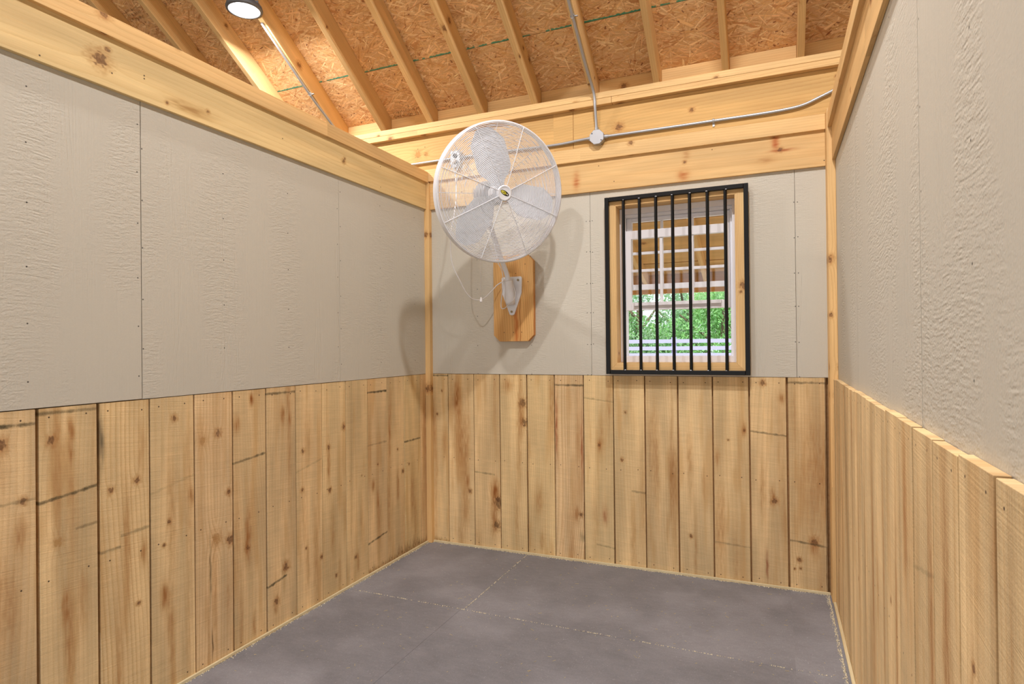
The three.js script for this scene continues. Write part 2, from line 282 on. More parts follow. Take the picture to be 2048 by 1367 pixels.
const leftTrimMat = new THREE.MeshStandardMaterial({ roughness: 0.68, map: woodTex({ L: 3.7, T: 0.19, nL: 2048, nT: 128, seed: 501, base: [226, 197, 141], rings: 0.35, freq: 40, brown: 0.08, knots: [[2.375, 0.094, 0.021], [2.346, 0.142, 0.007], [0.965, 0.095, 0.009], [0.955, 0.112, 0.006], [2.1, 0.03, 0.005], [1.9, 0.062, 0.006]], streaks: [[1.985, 0.045, 0.1, 0.022, 0.75, [0.68, 0.56, 0.40]]], nails: [[2.58, 0.02], [2.33, 0.06], [2.2, 0.09], [2.2, 0.102], [1.45, 0.08], [0.6, 0.03], [0.6, 0.16]] }) });
add(wallLeft, 'trim_board', board([0.001, 2.415, 0.043], [0.020, 2.607, 3.7], 2, 3.7, 0.19, 0, 0), leftTrimMat).geometry;
{ // put the trim's own features where they belong
  const g = wallLeft.children[wallLeft.children.length - 1].geometry, p = g.attributes.position, uv = g.attributes.uv;
  for (let i = 0; i < p.count; i++) uv.setXY(i, p.getZ(i) / 3.7, clamp((p.getY(i) - 2.416) / 0.19, 0.01, 0.99));
}
add(wallLeft, 'cap_board', board([-0.02, 2.605, 0.043], [0.039, 2.682, 3.7], 2, 2.4, 0.3, 0.31, 0.2), pine(1));
add(wallLeft, 'cap_board', board([-0.145, 2.605, 0.0], [-0.021, 2.682, 3.7], 2, 2.4, 0.3, 0.7, 0.5), pine(3));
add(wallLeft, 'corner_post', board([0.0, 0, 0.0], [0.040, 2.61, 0.040], 1, 2.4, 0.3, 0.1, 0.6), pine(2));
add(wallLeft, 'siding_panel', boxAt([-0.118, 1.0, 0], [-0.1055, 2.6, 3.7]), plainSiding);

// ------------------------------------------------------------------ BACK WALL
const wallBack = group('wall_back', 'back stall wall, painted panels over pale sawn planks', 'wall', { kind: 'structure' });
{
  const hole = (x0, x1, y0, y1) => { const p = new THREE.Path(); p.moveTo(x0, y0); p.lineTo(x0, y1); p.lineTo(x1, y1); p.lineTo(x1, y0); p.closePath(); return p; };
  const rect = (x0, x1, y0, y1) => { const p = new THREE.Shape(); p.moveTo(x0, y0); p.lineTo(x1, y0); p.lineTo(x1, y1); p.lineTo(x0, y1); p.closePath(); return p; };
  const core = rect(X0, X1, -0.2, 2.95); core.holes.push(hole(1.398, 2.139, 1.289, 2.314));
  add(wallBack, 'wall_core', new THREE.ExtrudeGeometry(core, { depth: 0.09, bevelEnabled: false }).translate(0, 0, -0.118), darkWood);
  const clear = rect(1.2355, 2.447, 1.222, 2.60); clear.holes.push(hole(1.398, 2.139, 1.289, 2.314));
  const sp = (g, u0, mat) => add(wallBack, 'siding_panel', spanUV(g, u0, 0.2, 'x'), mat);
  sp(boxAt([0.0, 1.2225, -0.012], [1.2335, 2.60, 0.001]), 0.0, sidingMats[1]);
  sp(new THREE.ExtrudeGeometry(clear, { depth: 0.013, bevelEnabled: false }).translate(0, 0, -0.012), 1.2355, sidingMats[0]);
  sp(boxAt([2.449, 1.222, -0.012], [W, 2.60, 0.001]), 2.449, sidingMats[1]);
}
const backEdges = [0.0, 0.162, 0.369, 0.572, 0.774, 0.973, 1.174, 1.374, 1.576, 1.779, 1.984, 2.191, 2.395, 2.602];
const backGap = [0.002, 0.003, 0.005, 0.006, 0.008, 0.006, 0.007, 0.007, 0.008, 0.009, 0.008, 0.009, 0.011, 0.014];
const backSpec = [
  { knots: [[0.7, 0.9, 0.006], [0.45, 0.76, 0.006]], streaks: [[0.8, 0.6, 0.1, 0.02, 0.5]], lines: [[0.99, 0.7]], dirt: 0.05 },
  { knots: [[0.83, 0.32, 0.010]], streaks: [[0.35, 0.85, 0.14, 0.03, 0.9], [0.5, 0.6, 0.2, 0.05, 0.5], [0.6, 0.2, 0.15, 0.04, 0.3], [0.75, 0.38, 0.05, 0.012, 0.7]], brown: 0.5 },
  { knots: [[0.95, 0.27, 0.03, 'b'], [0.9, 0.29, 0.014], [0.85, 0.14, 0.022, 'b']], lines: [[0.43, 0.4, -0.06, 0, 0.8]], streaks: [[0.8, 0.33, 0.08, 0.03, 1], [0.75, 0.18, 0.12, 0.025, 0.7]] },
  { knots: [[0.85, 0.84, 0.02, 'b'], [0.9, 0.735, 0.016, 'b'], [0.93, 0.715, 0.007]], streaks: [[0.3, 0.94, 0.05, 0.04, 0.5], [0.8, 0.76, 0.1, 0.02, 0.6]], rings: 0.5 },
  { streaks: [[0.4, 0.3, 0.1, 0.03, 0.4], [0.5, 0.08, 0.07, 0.015, 0.4]], rings: 0.5 },
  { knots: [[0.9, 0.25, 0.009]], lines: [[0.945, 0.75], [0.25, 0.25, 0, 0.8, 1]], streaks: [[0.05, 0.72, 0.2, 0.008, 0.9, [0.74, 0.52, 0.42]], [0.95, 0.6, 0.2, 0.008, 0.8, [0.74, 0.52, 0.42]], [0.75, 0.25, 0.05, 0.02, 0.6], [0.95, 0.13, 0.03, 0.02, 0.5, [0.6, 0.6, 0.55]]], rings: 0.8 },
  { knots: [[0.52, 0.63, 0.007]], lines: [[0.87, 0.35, -0.12], [0.1, 0.35, -0.12, 0.4, 1]], streaks: [[0.52, 0.63, 0.04, 0.013, 0.7], [0.7, 0.26, 0.06, 0.02, 0.6, [0.72, 0.54, 0.46]]] },
  { knots: [[0.38, 0.81, 0.006], [0.25, 0.56, 0.008]], lines: [[0.4, 0.4, -0.06, 0.55, 1]], rings: 0.45 },
  { streaks: [[0.85, 0.5, 0.2, 0.03, 0.5], [0.2, 0.6, 0.3, 0.03, 0.3]], rings: 0.5, tone: 0.98 },
  { knots: [[0.33, 0.2, 0.008]], streaks: [[0.3, 0.6, 0.15, 0.02, 0.3]] },
  { knots: [[0.87, 0.74, 0.006], [0.42, 0.69, 0.004]], lines: [[0.18, 0.3, -0.06]], streaks: [[0.87, 0.74, 0.04, 0.012, 0.7], [0.1, 0.6, 0.06, 0.015, 0.4]] },
  { knots: [[0.36, 0.972, 0.011], [0.65, 0.41, 0.012]], lines: [[0.73, 0.65, -0.1]], streaks: [[0.9, 0.9, 0.03, 0.015, 0.6], [0.42, 0.1, 0.07, 0.007, 0.8, [0.66, 0.46, 0.38]], [0.6, 0.43, 0.05, 0.014, 0.6]] },
  { knots: [[0.65, 0.235, 0.015], [0.25, 0.145, 0.009], [0.12, 0.1, 0.004], [0.28, 0.105, 0.005]], lines: [[0.975, 0.6], [0.225, 0.6, -0.1]], streaks: [[0.6, 0.6, 0.3, 0.05, 0.35], [0.65, 0.2, 0.05, 0.02, 0.6]], rings: 0.7, edge: 0.008 },
];
for (let i = 0; i < 13; i++) {
  const a = backEdges[i] + backGap[i] / 2, b = backEdges[i + 1] - backGap[i + 1] / 2;
  plank(wallBack, 'plank', plankMat(i + 40, backSpec[i]), b - a, 0.024, [(a + b) / 2, H / 2, -0.0122 - 0.001 * ((i * 5) % 3)], 0, (rr0() - 0.5) * 0.004);
}
const backTrimMat = new THREE.MeshStandardMaterial({ roughness: 0.7, map: woodTex({ L: 2.7, T: 0.2, nL: 1792, nT: 144, seed: 511, base: [224, 186, 128], rings: 0.4, freq: 45, brown: 0.12, knots: [[1.838, 0.115, 0.007], [2.373, 0.12, 0.009], [2.34, 0.205, 0.01]], streaks: [[1.83, 0.04, 0.03, 0.03, 0.8, [0.82, 0.58, 0.40]], [2.39, 0.115, 0.06, 0.008, 0.9, [0.7, 0.42, 0.26]], [2.35, 0.17, 0.018, 0.04, 0.9, [0.78, 0.46, 0.28]], [1.85, 0.16, 0.02, 0.03, 0.4], [2.3, 0.07, 0.05, 0.02, 0.4], [1.15, 0.08, 0.02, 0.05, 0.7, [0.8, 0.5, 0.32]]], nails: [[2.6, 0.03], [1.4, 0.05], [1.3, 0.16], [0.3, 0.1], [2.0, 0.17]] }) });
{
  const g = board([0.040, 2.413, 0.001], [2.6065, 2.616, 0.020], 0), p = g.attributes.position, uv = g.attributes.uv;
  for (let i = 0; i < p.count; i++) uv.setXY(i, p.getX(i) / 2.7, clamp((p.getY(i) - 2.413) / 0.203, 0.01, 0.99));
  add(wallBack, 'trim_board', g, backTrimMat);
}
add(wallBack, 'cap_board', board([0.0, 2.614, -0.02], [2.6065, 2.702, 0.039], 0, 2.4, 0.3, 0.05, 0.1), pine(4));
const headMat = new THREE.MeshStandardMaterial({ roughness: 0.74, map: woodTex({ L: 3, T: 0.25, nL: 1792, nT: 160, seed: 515, base: [214, 172, 108], rings: 0.55, freq: 50, brown: 0.25, knots: [[0.30, 0.10, 0.016], [0.75, 0.135, 0.009], [2.02, 0.115, 0.014, 'p'], [1.53, 0.2, 0.006], [1.95, 0.12, 0.02, 'p']], nails: [[1.95, 0.16], [2.01, 0.167], [1.95, 0.1], [2.01, 0.11]] }) });
{
  const seg = (a, b, off) => { const g = board([a, 2.703, -0.028], [b, 2.949, 0.034], 0), p = g.attributes.position, uv = g.attributes.uv; for (let i = 0; i < p.count; i++) uv.setXY(i, (p.getX(i) - off) / 3, clamp((p.getY(i) - 2.703) / 0.25, 0.01, 0.99)); add(wallBack, 'header_board', g, headMat); };
  seg(X0, -1.862, -1); seg(-1.86, 1.135, -2); seg(1.137, 4.1, 1.137); seg(4.102, X1, 2.2);
}
for (const [a, b, y, o, k] of [[X0, 1.4, 2.950, 0.2, 2], [1.402, X1, 2.950, 0.6, 5], [X0, -0.9, 2.9895, 0.4, 0], [-0.898, 3.1, 2.9895, 0.75, 4], [3.102, X1, 2.9895, 0.1, 1]]) add(wallBack, 'top_plate', board([a, y, -0.1], [b, y + 0.0385, 0.071], 0, 2.4, 0.3, o, o * 1.7), pine(k));

// ------------------------------------------------------------------ RIGHT WALL
const wallRight = group('wall_right', 'right stall partition close to the camera, painted panels over pale sawn planks', 'wall', { kind: 'structure' });
add(wallRight, 'partition_core', boxAt([W + 0.013, 0, -0.02], [W + 0.1, 2.60, 3.72]), darkWood);
[[0.0, 0.971], [0.973, 2.159], [2.162, 3.38], [3.383, 3.7]].forEach(([a, b], i) => add(wallRight, 'siding_panel', spanUV(boxAt([W - 0.001, 0.02, a], [W + 0.0125, 2.60, b]), a, 0.35 + 0.2 * i, 'z'), sidingMats[(i + 1) % 2]));
const rightEdges = [0.125, 0.225, 0.425, 0.627, 0.828, 1.028, 1.205, 1.383, 1.588, 1.788, 1.986, 2.172, 2.371, 2.562, 2.758, 2.96, 3.16, 3.36, 3.56];
const rightGap = [0, 0.006, 0.006, 0.005, 0.006, 0.007, 0.005, 0.007, 0.005, 0.006, 0.008, 0.015, 0.010, 0.006, 0.010, 0.008, 0.008, 0.008, 0.008];
const rightMats = [];
for (let i = 0; i < 14; i++) rightMats.push(plankMat(i + 80, { tone: 1.02, plain: i % 3 === 0, brown: 0.35, red: 0.4, rings: 0.4, knots: i === 12 ? [[0.1, 0.4, 0.006]] : i % 4 === 1 ? [[0.3 + 0.1 * (i % 3), 0.2 + 0.04 * i, 0.006]] : [], streaks: i === 12 ? [[0.5, 0.6, 0.5, 0.03, 0.7], [0.7, 0.2, 0.2, 0.03, 0.5]] : i === 10 ? [[0.5, 0.8, 0.2, 0.03, 0.7]] : [[0.3 + 0.05 * i % 0.6, 0.5, 0.4, 0.012, 0.5]], lines: i === 11 ? [[0.75, 0.25, 0.2]] : [] }));
for (let i = 0; i < 18; i++) {
  const a = rightEdges[i] + rightGap[i] / 2, b = rightEdges[i + 1] - rightGap[i + 1] / 2, dx = [0, 0.0004, -0.0004, 0.0003, 0.0005][i % 5];
  plank(wallRight, 'plank', rightMats[i % 14], b - a, 0.023, [W - 0.0135 + dx, H / 2 + 0.0015 * ((i * 3) % 4 - 1), (a + b) / 2], -Math.PI / 2, (rr0() - 0.5) * 0.003);
}
add(wallRight, 'corner_board', board([2.607, 0, 0.002], [W - 0.0015, 2.702, 0.122], 1, 2.4, 0.3, 0.3, 0.4), pine(1));
add(wallRight, 'trim_board', board([W - 0.019, 2.413, 0.124], [W - 0.0015, 2.60, 3.7], 2, 2.4, 0.3, 0.2, 0.3), pine(0));
add(wallRight, 'cap_board', board([W - 0.039, 2.597, 0.124], [W + 0.02, 2.676, 3.7], 2, 2.4, 0.3, 0.5, 0.8), pine(2));
add(wallRight, 'cap_board', board([W + 0.021, 2.597, 0.0], [W + 0.14, 2.676, 3.7], 2, 2.4, 0.3, 0.1, 0.5), pine(5));
add(wallRight, 'siding_panel', boxAt([W + 0.1005, 1.0, 0], [W + 0.113, 2.6, 3.7]), plainSiding);

// ------------------------------------------------------------------ base strips and sawdust
const stripMat = new THREE.MeshStandardMaterial({ roughness: 0.9, map: woodTex({ L: 1.2, T: 0.1, nL: 512, nT: 48, seed: 71, base: [226, 211, 172], rings: 0.4 }) });
const strip = (name, label, g) => { const s = group(name, label, 'baseboard', { kind: 'structure' }); add(s, 'strip', g, stripMat); };
strip('baseboard_left', 'thin pale wood strip along the foot of the left planks', board([0.0005, 0.0, 0.03], [0.012, 0.014, 3.7], 2, 1.2, 0.1));
strip('baseboard_back', 'thin pale wood strip along the foot of the back planks', board([0.012, 0.0, 0.0005], [2.606, 0.014, 0.012], 0, 1.2, 0.1));
strip('baseboard_right', 'thin pale wood strip along the foot of the right planks', board([2.610, 0.0, 0.124], [2.6245, 0.010, 3.7], 2, 1.2, 0.1));

// ================================================================== CEILING
const ceiling = group('ceiling', 'open sloping roof of strand board panels on pine rafters', 'ceiling', { kind: 'structure' });
{
  const th = Math.atan(SL), ct = Math.cos(th), n = new THREE.Vector3();
  const raf = (x, side, k) => {   // a sloping 2x6; side 1 rises away from the back wall, -1 is the far slope
    const z0 = side > 0 ? -0.06 : ZF - 0.02, z1 = side > 0 ? ZR - 0.02 : ZR + 0.02, len = Math.abs(z1 - z0) / ct, g = grainUV(new RoundedBoxGeometry(0.038, 0.139, len, 1, 0.003), 2, 2.4, 0.3, (k * 0.37) % 1, (k * 0.61) % 1);
    const zm = (z0 + z1) / 2, ym = (side > 0 ? underRafter(zm) : underRafter(2 * ZR - zm)) + 0.0695 / ct;
    add(ceiling, 'rafter', g, pine(k), [x, ym, zm], [side > 0 ? -th : th, 0, 0]);
  };
  let k = 0; for (let i = -13; i <= 18; i++) { const x = 0.0745 + 0.402 * i; if (x < X0 + 0.05 || x > X1 - 0.05) continue; raf(x, 1, k); raf(x, -1, k + 3); k++;
    add(ceiling, 'blocking', board([x + 0.020, PLATE + 0.001, -0.05], [x + 0.382, 3.135, -0.012], 0, 2.4, 0.3, (k * 0.23) % 1, (k * 0.43) % 1), pine(k * 5 + 1)); }
  // strand board panels, 2.44 x 1.22, joints on the rafters; the first green-edged joint lies at z = 0.305
  const panel = (x0, w0, w1, side, v) => {
    const L = 2.43, w = w1 - w0, g = new THREE.BoxGeometry(L, 0.011, w), p = g.attributes.position, uv = g.attributes.uv, fx = v % 2 ? -1 : 1;
    for (let i = 0; i < p.count; i++) uv.setXY(i, fx * p.getX(i) / 2.44 + 0.5 + 0, (p.getZ(i) + w / 2) / 1.22);
    const wm = (w0 + w1) / 2, z = 0.305 + wm * ct, y = underDeck(z) + 0.0055 / ct + 0.0005;
    add(ceiling, 'strand_board', g, osbMats[(v >> 1) % 2], [x0 + L / 2, y, side > 0 ? z : 2 * ZR - z], [side > 0 ? -th : th, 0, 0]);
  };
  let v = 0; const wTop = (ZR - 0.305) / ct;
  for (const side of [1, -1]) for (let r = -1; r < 5; r++) {
    const a = Math.max(r * 1.22, -0.50), b = Math.min((r + 1) * 1.22 - 0.003, wTop); if (b - a < 0.05) continue;
    for (let c = -1; c < 6; c++) { const x0 = 0.0745 + 0.402 * (-13 + 6 * c + (r % 2 ? 3 : 0)); if (x0 > X1 || x0 + 2.44 < X0) continue; panel(x0, a, b, side, v++); }
  }
  add(ceiling, 'ridge_board', board([X0, underRafter(ZR) - 0.02, ZR - 0.019], [X1, underDeck(ZR), ZR + 0.019], 0), pine(3));
  // shingled roof skin over the decking
  const skin = new THREE.MeshStandardMaterial({ color: 0x4a4643, roughness: 0.9 });
  const L = (ZR + 0.35) / ct, zc = (ZR - 0.35) / 2;
  for (const side of [1, -1]) add(ceiling, 'roof_covering', new THREE.BoxGeometry(X1 - X0 + 0.6, 0.03, L), skin, [(X0 + X1) / 2, underDeck(zc) + 0.035, side > 0 ? zc : 2 * ZR - zc], [side > 0 ? -th : th, 0, 0]);
}

// faded printing on the underside of the strand board, too smeared to read
{
  const th = Math.atan(SL), r = rng(77);
  const ink = (rows, n) => { const c = document.createElement('canvas'); c.width = 256; c.height = 96; const x = c.getContext('2d'); x.strokeStyle = 'rgba(58,34,22,0.75)';
    for (let k = 0; k < rows; k++) { let px = 6; while (px < 250) { x.lineWidth = 3 + 3 * r(); x.globalAlpha = 0.3 + 0.6 * r(); const y0 = 8 + k * 88 / rows, hh = 64 / rows; x.beginPath(); x.moveTo(px, y0 + hh * 0.3 * r()); x.lineTo(px + 6 * (r() - 0.5), y0 + hh * (0.6 + 0.4 * r())); if (r() < 0.6) x.lineTo(px + 5 + 8 * r(), y0 + hh * r()); x.stroke(); px += 9 + 9 * r() + (r() < 0.15 ? 14 : 0); } }
    const t = new THREE.CanvasTexture(c); t.colorSpace = THREE.SRGBColorSpace; return new THREE.MeshStandardMaterial({ map: t, transparent: true, roughness: 0.8, side: THREE.DoubleSide }); };
  for (const [x, z, w, h, rows] of [[-0.50, 0.015, 0.15, 0.05, 2], [-0.155, 0.012, 0.24, 0.075, 2], [-1.82, 0.945, 0.15, 0.10, 3], [-1.42, 0.945, 0.22, 0.06, 1]]) add(ceiling, 'ink_stamp', new THREE.PlaneGeometry(w, h).rotateX(Math.PI / 2), ink(rows), [x, underDeck(z) - 0.002, z], [-th, 0, 0]);
}

// ------------------------------------------------------------------ the rest of the barn shell
const gable = (x) => { const s = new THREE.Shape(); s.moveTo(-0.118, -0.2); s.lineTo(ZF + 0.1, -0.2); s.lineTo(ZF + 0.1, underDeck(0)); s.lineTo(ZR, underDeck(ZR)); s.lineTo(-0.118, underDeck(-0.118)); s.closePath(); return new THREE.ExtrudeGeometry(s, { depth: 0.1, bevelEnabled: false }).rotateY(-Math.PI / 2).translate(x + 0.1, 0, 0); };
const shell = (name, label, g) => { const s = group(name, label, 'wall', { kind: 'structure' }); add(s, 'wall_panel', g, plainSiding); };
shell('wall_gable_left', 'painted end wall of the barn beyond the left stalls', gable(X0 - 0.1));
shell('wall_gable_right', 'painted end wall of the barn beyond the right stalls', gable(X1));
{
  const s = new THREE.Shape(); s.moveTo(X0, -0.2); s.lineTo(-4.6, -0.2); s.lineTo(-4.6, 2.85); s.lineTo(6.9, 2.85); s.lineTo(6.9, -0.2); s.lineTo(X1, -0.2); s.lineTo(X1, 3.2); s.lineTo(X0, 3.2); s.closePath();
  shell('wall_front', 'painted long wall with a wide open doorway behind the camera', new THREE.ExtrudeGeometry(s, { depth: 0.1, bevelEnabled: false }).translate(0, 0, ZF));
}

// ================================================================== LAMPS
const steelMat = new THREE.MeshStandardMaterial({ color: new THREE.Color(0.62, 0.63, 0.65), metalness: 0.85, roughness: 0.38 });
const lampGrey = new THREE.MeshStandardMaterial({ color: 0x6c7076, roughness: 0.5, metalness: 0.4 });
const glow = new THREE.MeshStandardMaterial({ color: 0xffffff, emissive: new THREE.Color(0.97, 0.99, 1), emissiveIntensity: 4 });
function highBay(label, x, y, z, hook, power = LAMP_POWER) {
  const t = group('high_bay_lamp', label, 'lamp', { at: [x, y, z], grp: 'round high bay lamps under the roof' });
  const prof = (a) => new THREE.LatheGeometry(a.map((q) => new THREE.Vector2(...q)), 48);
  add(t, 'lens', prof([[0, -0.020], [0.04, -0.017], [0.075, -0.008], [0.091, 0.004], [0.094, 0.012], [0.094, 0.016], [0, 0.016]]), glow);
  add(t, 'rim', prof([[0.0945, 0.0], [0.108, 0.002], [0.111, 0.012], [0.106, 0.03], [0.09, 0.036], [0.0945, 0.02], [0.0945, 0.0]]), lampGrey);
  add(t, 'housing', prof([[0, 0.017], [0.09, 0.022], [0.09, 0.04], [0.06, 0.048], [0.055, 0.066], [0, 0.068]]), lampGrey);
  for (let i = 0; i < 16; i++) { const a = i / 16 * Math.PI * 2; add(t, 'cooling_fin', new THREE.BoxGeometry(0.04, 0.022, 0.004), lampGrey, [Math.cos(a) * 0.070, 0.052, Math.sin(a) * 0.070], [0, -a, 0]); }
  add(t, 'hook', cyl([0, 0.066, 0], [0, hook, 0], 0.006), steelMat);
  const l = new THREE.RectAreaLight(LAMP, power * 1.7, 0.13, 0.13); l.position.set(0, -0.0215, 0); l.rotation.x = -Math.PI / 2; t.add(l);
  const b = new THREE.PointLight(LAMP, LAMP_SPILL * power / LAMP_POWER); b.position.set(0, -0.006, 0); b.castShadow = true; b.shadow.radius = 3; t.add(b);
  return t;
}
const LY = underRafter(0.97);
highBay('round white lamp hanging from the rafters beyond the left partition', -0.745, LY - 0.082, 0.97, 0.082, LAMP_POWER * 0.55);
highBay('round white lamp hanging from the rafters high over the middle of the stall', 2.085, underRafter(2.2) - 0.1, 2.2, 0.1);
highBay('round white lamp hanging from the ridge over the aisle', 0.5, underRafter(ZR) - 0.25, ZR, 0.25, LAMP_POWER);

// ================================================================== CONDUIT
const galv = new THREE.MeshStandardMaterial({ color: new THREE.Color(0.50, 0.52, 0.55), metalness: 0.75, roughness: 0.45 });
function conduit(label, pts, straps) {
  const t = group('conduit_pipe', label, 'conduit', { grp: 'metal conduit runs' });
  add(t, 'pipe', tube(pts, 0.009, 96, 10), galv);
  for (const [x, y, z, rx] of straps) { const s = new THREE.TorusGeometry(0.0115, 0.0022, 6, 14).scale(1, 1, 3); if (rx) s.rotateX(rx); else s.rotateY(Math.PI / 2); add(t, 'strap', s, galv, [x, y, z]); add(t, 'strap_tab', new THREE.BoxGeometry(rx ? 0.026 : 0.012, rx ? 0.004 : 0.026, rx ? 0.012 : 0.003), galv, [x + (rx ? 0.016 : 0), y - (rx ? 0 : 0.018), z - 0.008]); }
  return t;
}
conduit('galvanized conduit running right from the octagonal box to the right partition', [[1.345, 2.748, 0.052], [1.42, 2.748, 0.049], [2.0, 2.748, 0.046], [2.40, 2.752, 0.046], [2.50, 2.764, 0.046], [2.60, 2.80, 0.046], [2.72, 2.84, 0.046], [3.2, 2.85, 0.046]], [[2.012, 2.748, 0.046]]);
conduit('galvanized conduit running left from the octagonal box behind the fan', [[1.265, 2.750, 0.056], [1.18, 2.748, 0.050], [1.05, 2.742, 0.046], [0.5, 2.752, 0.046], [-0.3, 2.752, 0.046], [-1.5, 2.752, 0.046]], []);
const along = (x, z) => [x, underRafter(z) - 0.0105, z];
conduit('galvanized conduit rising from the octagonal box along a rafter', [[1.300, 2.790, 0.060], [1.300, 2.86, 0.07], [1.300, 2.93, 0.088], [1.298, 3.00, 0.096], [1.292, 3.05, 0.125], along(1.286, 0.20), along(1.284, 0.5), along(1.282, 2.2)], [[1.284, underRafter(0.5) - 0.0105, 0.5, 0.6]]);
conduit('galvanized conduit along the rafter leading to the lamp beyond the left partition', [[-0.70, 2.80, 0.09], [-0.70, 2.98, 0.094], [-0.706, 3.05, 0.12], [-0.712, 3.12, 0.21], along(-0.722, 0.35), along(-0.728, 0.6), along(-0.732, 0.84)], [[-0.722, underRafter(0.4) - 0.0105, 0.4, 0.6]]);
{
  const t = group('junction_box', 'octagonal metal junction box where three conduits meet', 'box', { at: [1.304, 2.745, 0.034] });
  const oct = (r, d) => { const s = new THREE.Shape(); for (let i = 0; i < 8; i++) { const a = (i + 0.5) / 8 * Math.PI * 2; s[i ? 'lineTo' : 'moveTo'](Math.cos(a) * r, Math.sin(a) * r); } s.closePath(); return new THREE.ExtrudeGeometry(s, { depth: d, bevelEnabled: true, bevelSize: 0.002, bevelThickness: 0.002, bevelSegments: 1 }); };
  add(t, 'box_body', oct(0.046, 0.036), galv); add(t, 'cover_plate', oct(0.0475, 0.002), galv, [0, 0, 0.041]);
  for (const [x, y] of [[-0.03, 0.024], [0.03, -0.024]]) add(t, 'cover_screw', new THREE.SphereGeometry(0.004, 8, 6), new THREE.MeshStandardMaterial({ color: 0x33343a, metalness: 0.6, roughness: 0.5 }), [x, y, 0.045]);
  for (const [a, b] of [[[0.042, 0.003, 0.017], [0.066, 0.003, 0.016]], [[-0.042, 0.003, 0.02], [-0.062, 0.003, 0.019]], [[-0.003, 0.042, 0.025], [-0.003, 0.066, 0.028]]]) add(t, 'connector', cyl(a, b, 0.0125), galv);
}
const plastic = new THREE.MeshStandardMaterial({ color: 0xe9e9ea, roughness: 0.45 });
{
  const t = group('outlet_box', 'metal outlet box on the header board behind the fan', 'outlet', { at: [0.285, 2.735, 0.034] });
  add(t, 'box_body', new RoundedBoxGeometry(0.07, 0.11, 0.045, 2, 0.004), galv, [0, 0, 0.0235]);
  add(t, 'cover_plate', new RoundedBoxGeometry(0.074, 0.114, 0.004, 1, 0.0015), galv, [0, 0, 0.048]);
  const blk = new THREE.MeshStandardMaterial({ color: 0x17171a, roughness: 0.5 });
  for (const y of [-0.022, 0.022]) add(t, 'socket', new THREE.CylinderGeometry(0.016, 0.016, 0.005, 16).rotateX(Math.PI / 2), blk, [0, y, 0.051]);
}

// ================================================================== FAN
const fanWhite = new THREE.MeshStandardMaterial({ color: 0xe6e8ee, roughness: 0.35 });
const fanBlade = new THREE.MeshStandardMaterial({ color: 0xe4e8ef, roughness: 0.4 });
{
  const b = group('fan_mounting_board', 'pine board with clipped corners fixed to the wall behind the fan', 'board', { at: [0.698, 1.45, 0.001] });
  const s = new THREE.Shape(), w = 0.146, h = 0.585, c = 0.042; [[-w + c, 0], [w - c, 0], [w, c], [w, h - c], [w - c, h], [-w + c, h], [-w, h - c], [-w, c]].forEach((q, i) => s[i ? 'lineTo' : 'moveTo'](...q)); s.closePath();
  const g = grainUV(new THREE.ExtrudeGeometry(s, { depth: 0.035, bevelEnabled: true, bevelSize: 0.0015, bevelThickness: 0.0015, bevelSegments: 1 }).translate(0, 0, 0.0015), 1, 0.6, 0.3, 0, 0.5);
  const m = new THREE.MeshStandardMaterial({ roughness: 0.66, map: woodTex({ L: 0.6, T: 0.3, nL: 640, nT: 320, seed: 530, base: [226, 178, 112], rings: 0.9, freq: 55, brown: 0.2, streaks: [[0.12, 0.17, 0.3, 0.014, 0.8, [0.86, 0.62, 0.42]], [0.1, 0.2, 0.3, 0.004, 0.7]], nails: [[0.06, 0.08], [0.06, 0.15], [0.06, 0.21], [0.4, 0.05], [0.4, 0.26], [0.46, 0.17], [0.52, 0.24]] }) });
  add(b, 'board', g, m);
}
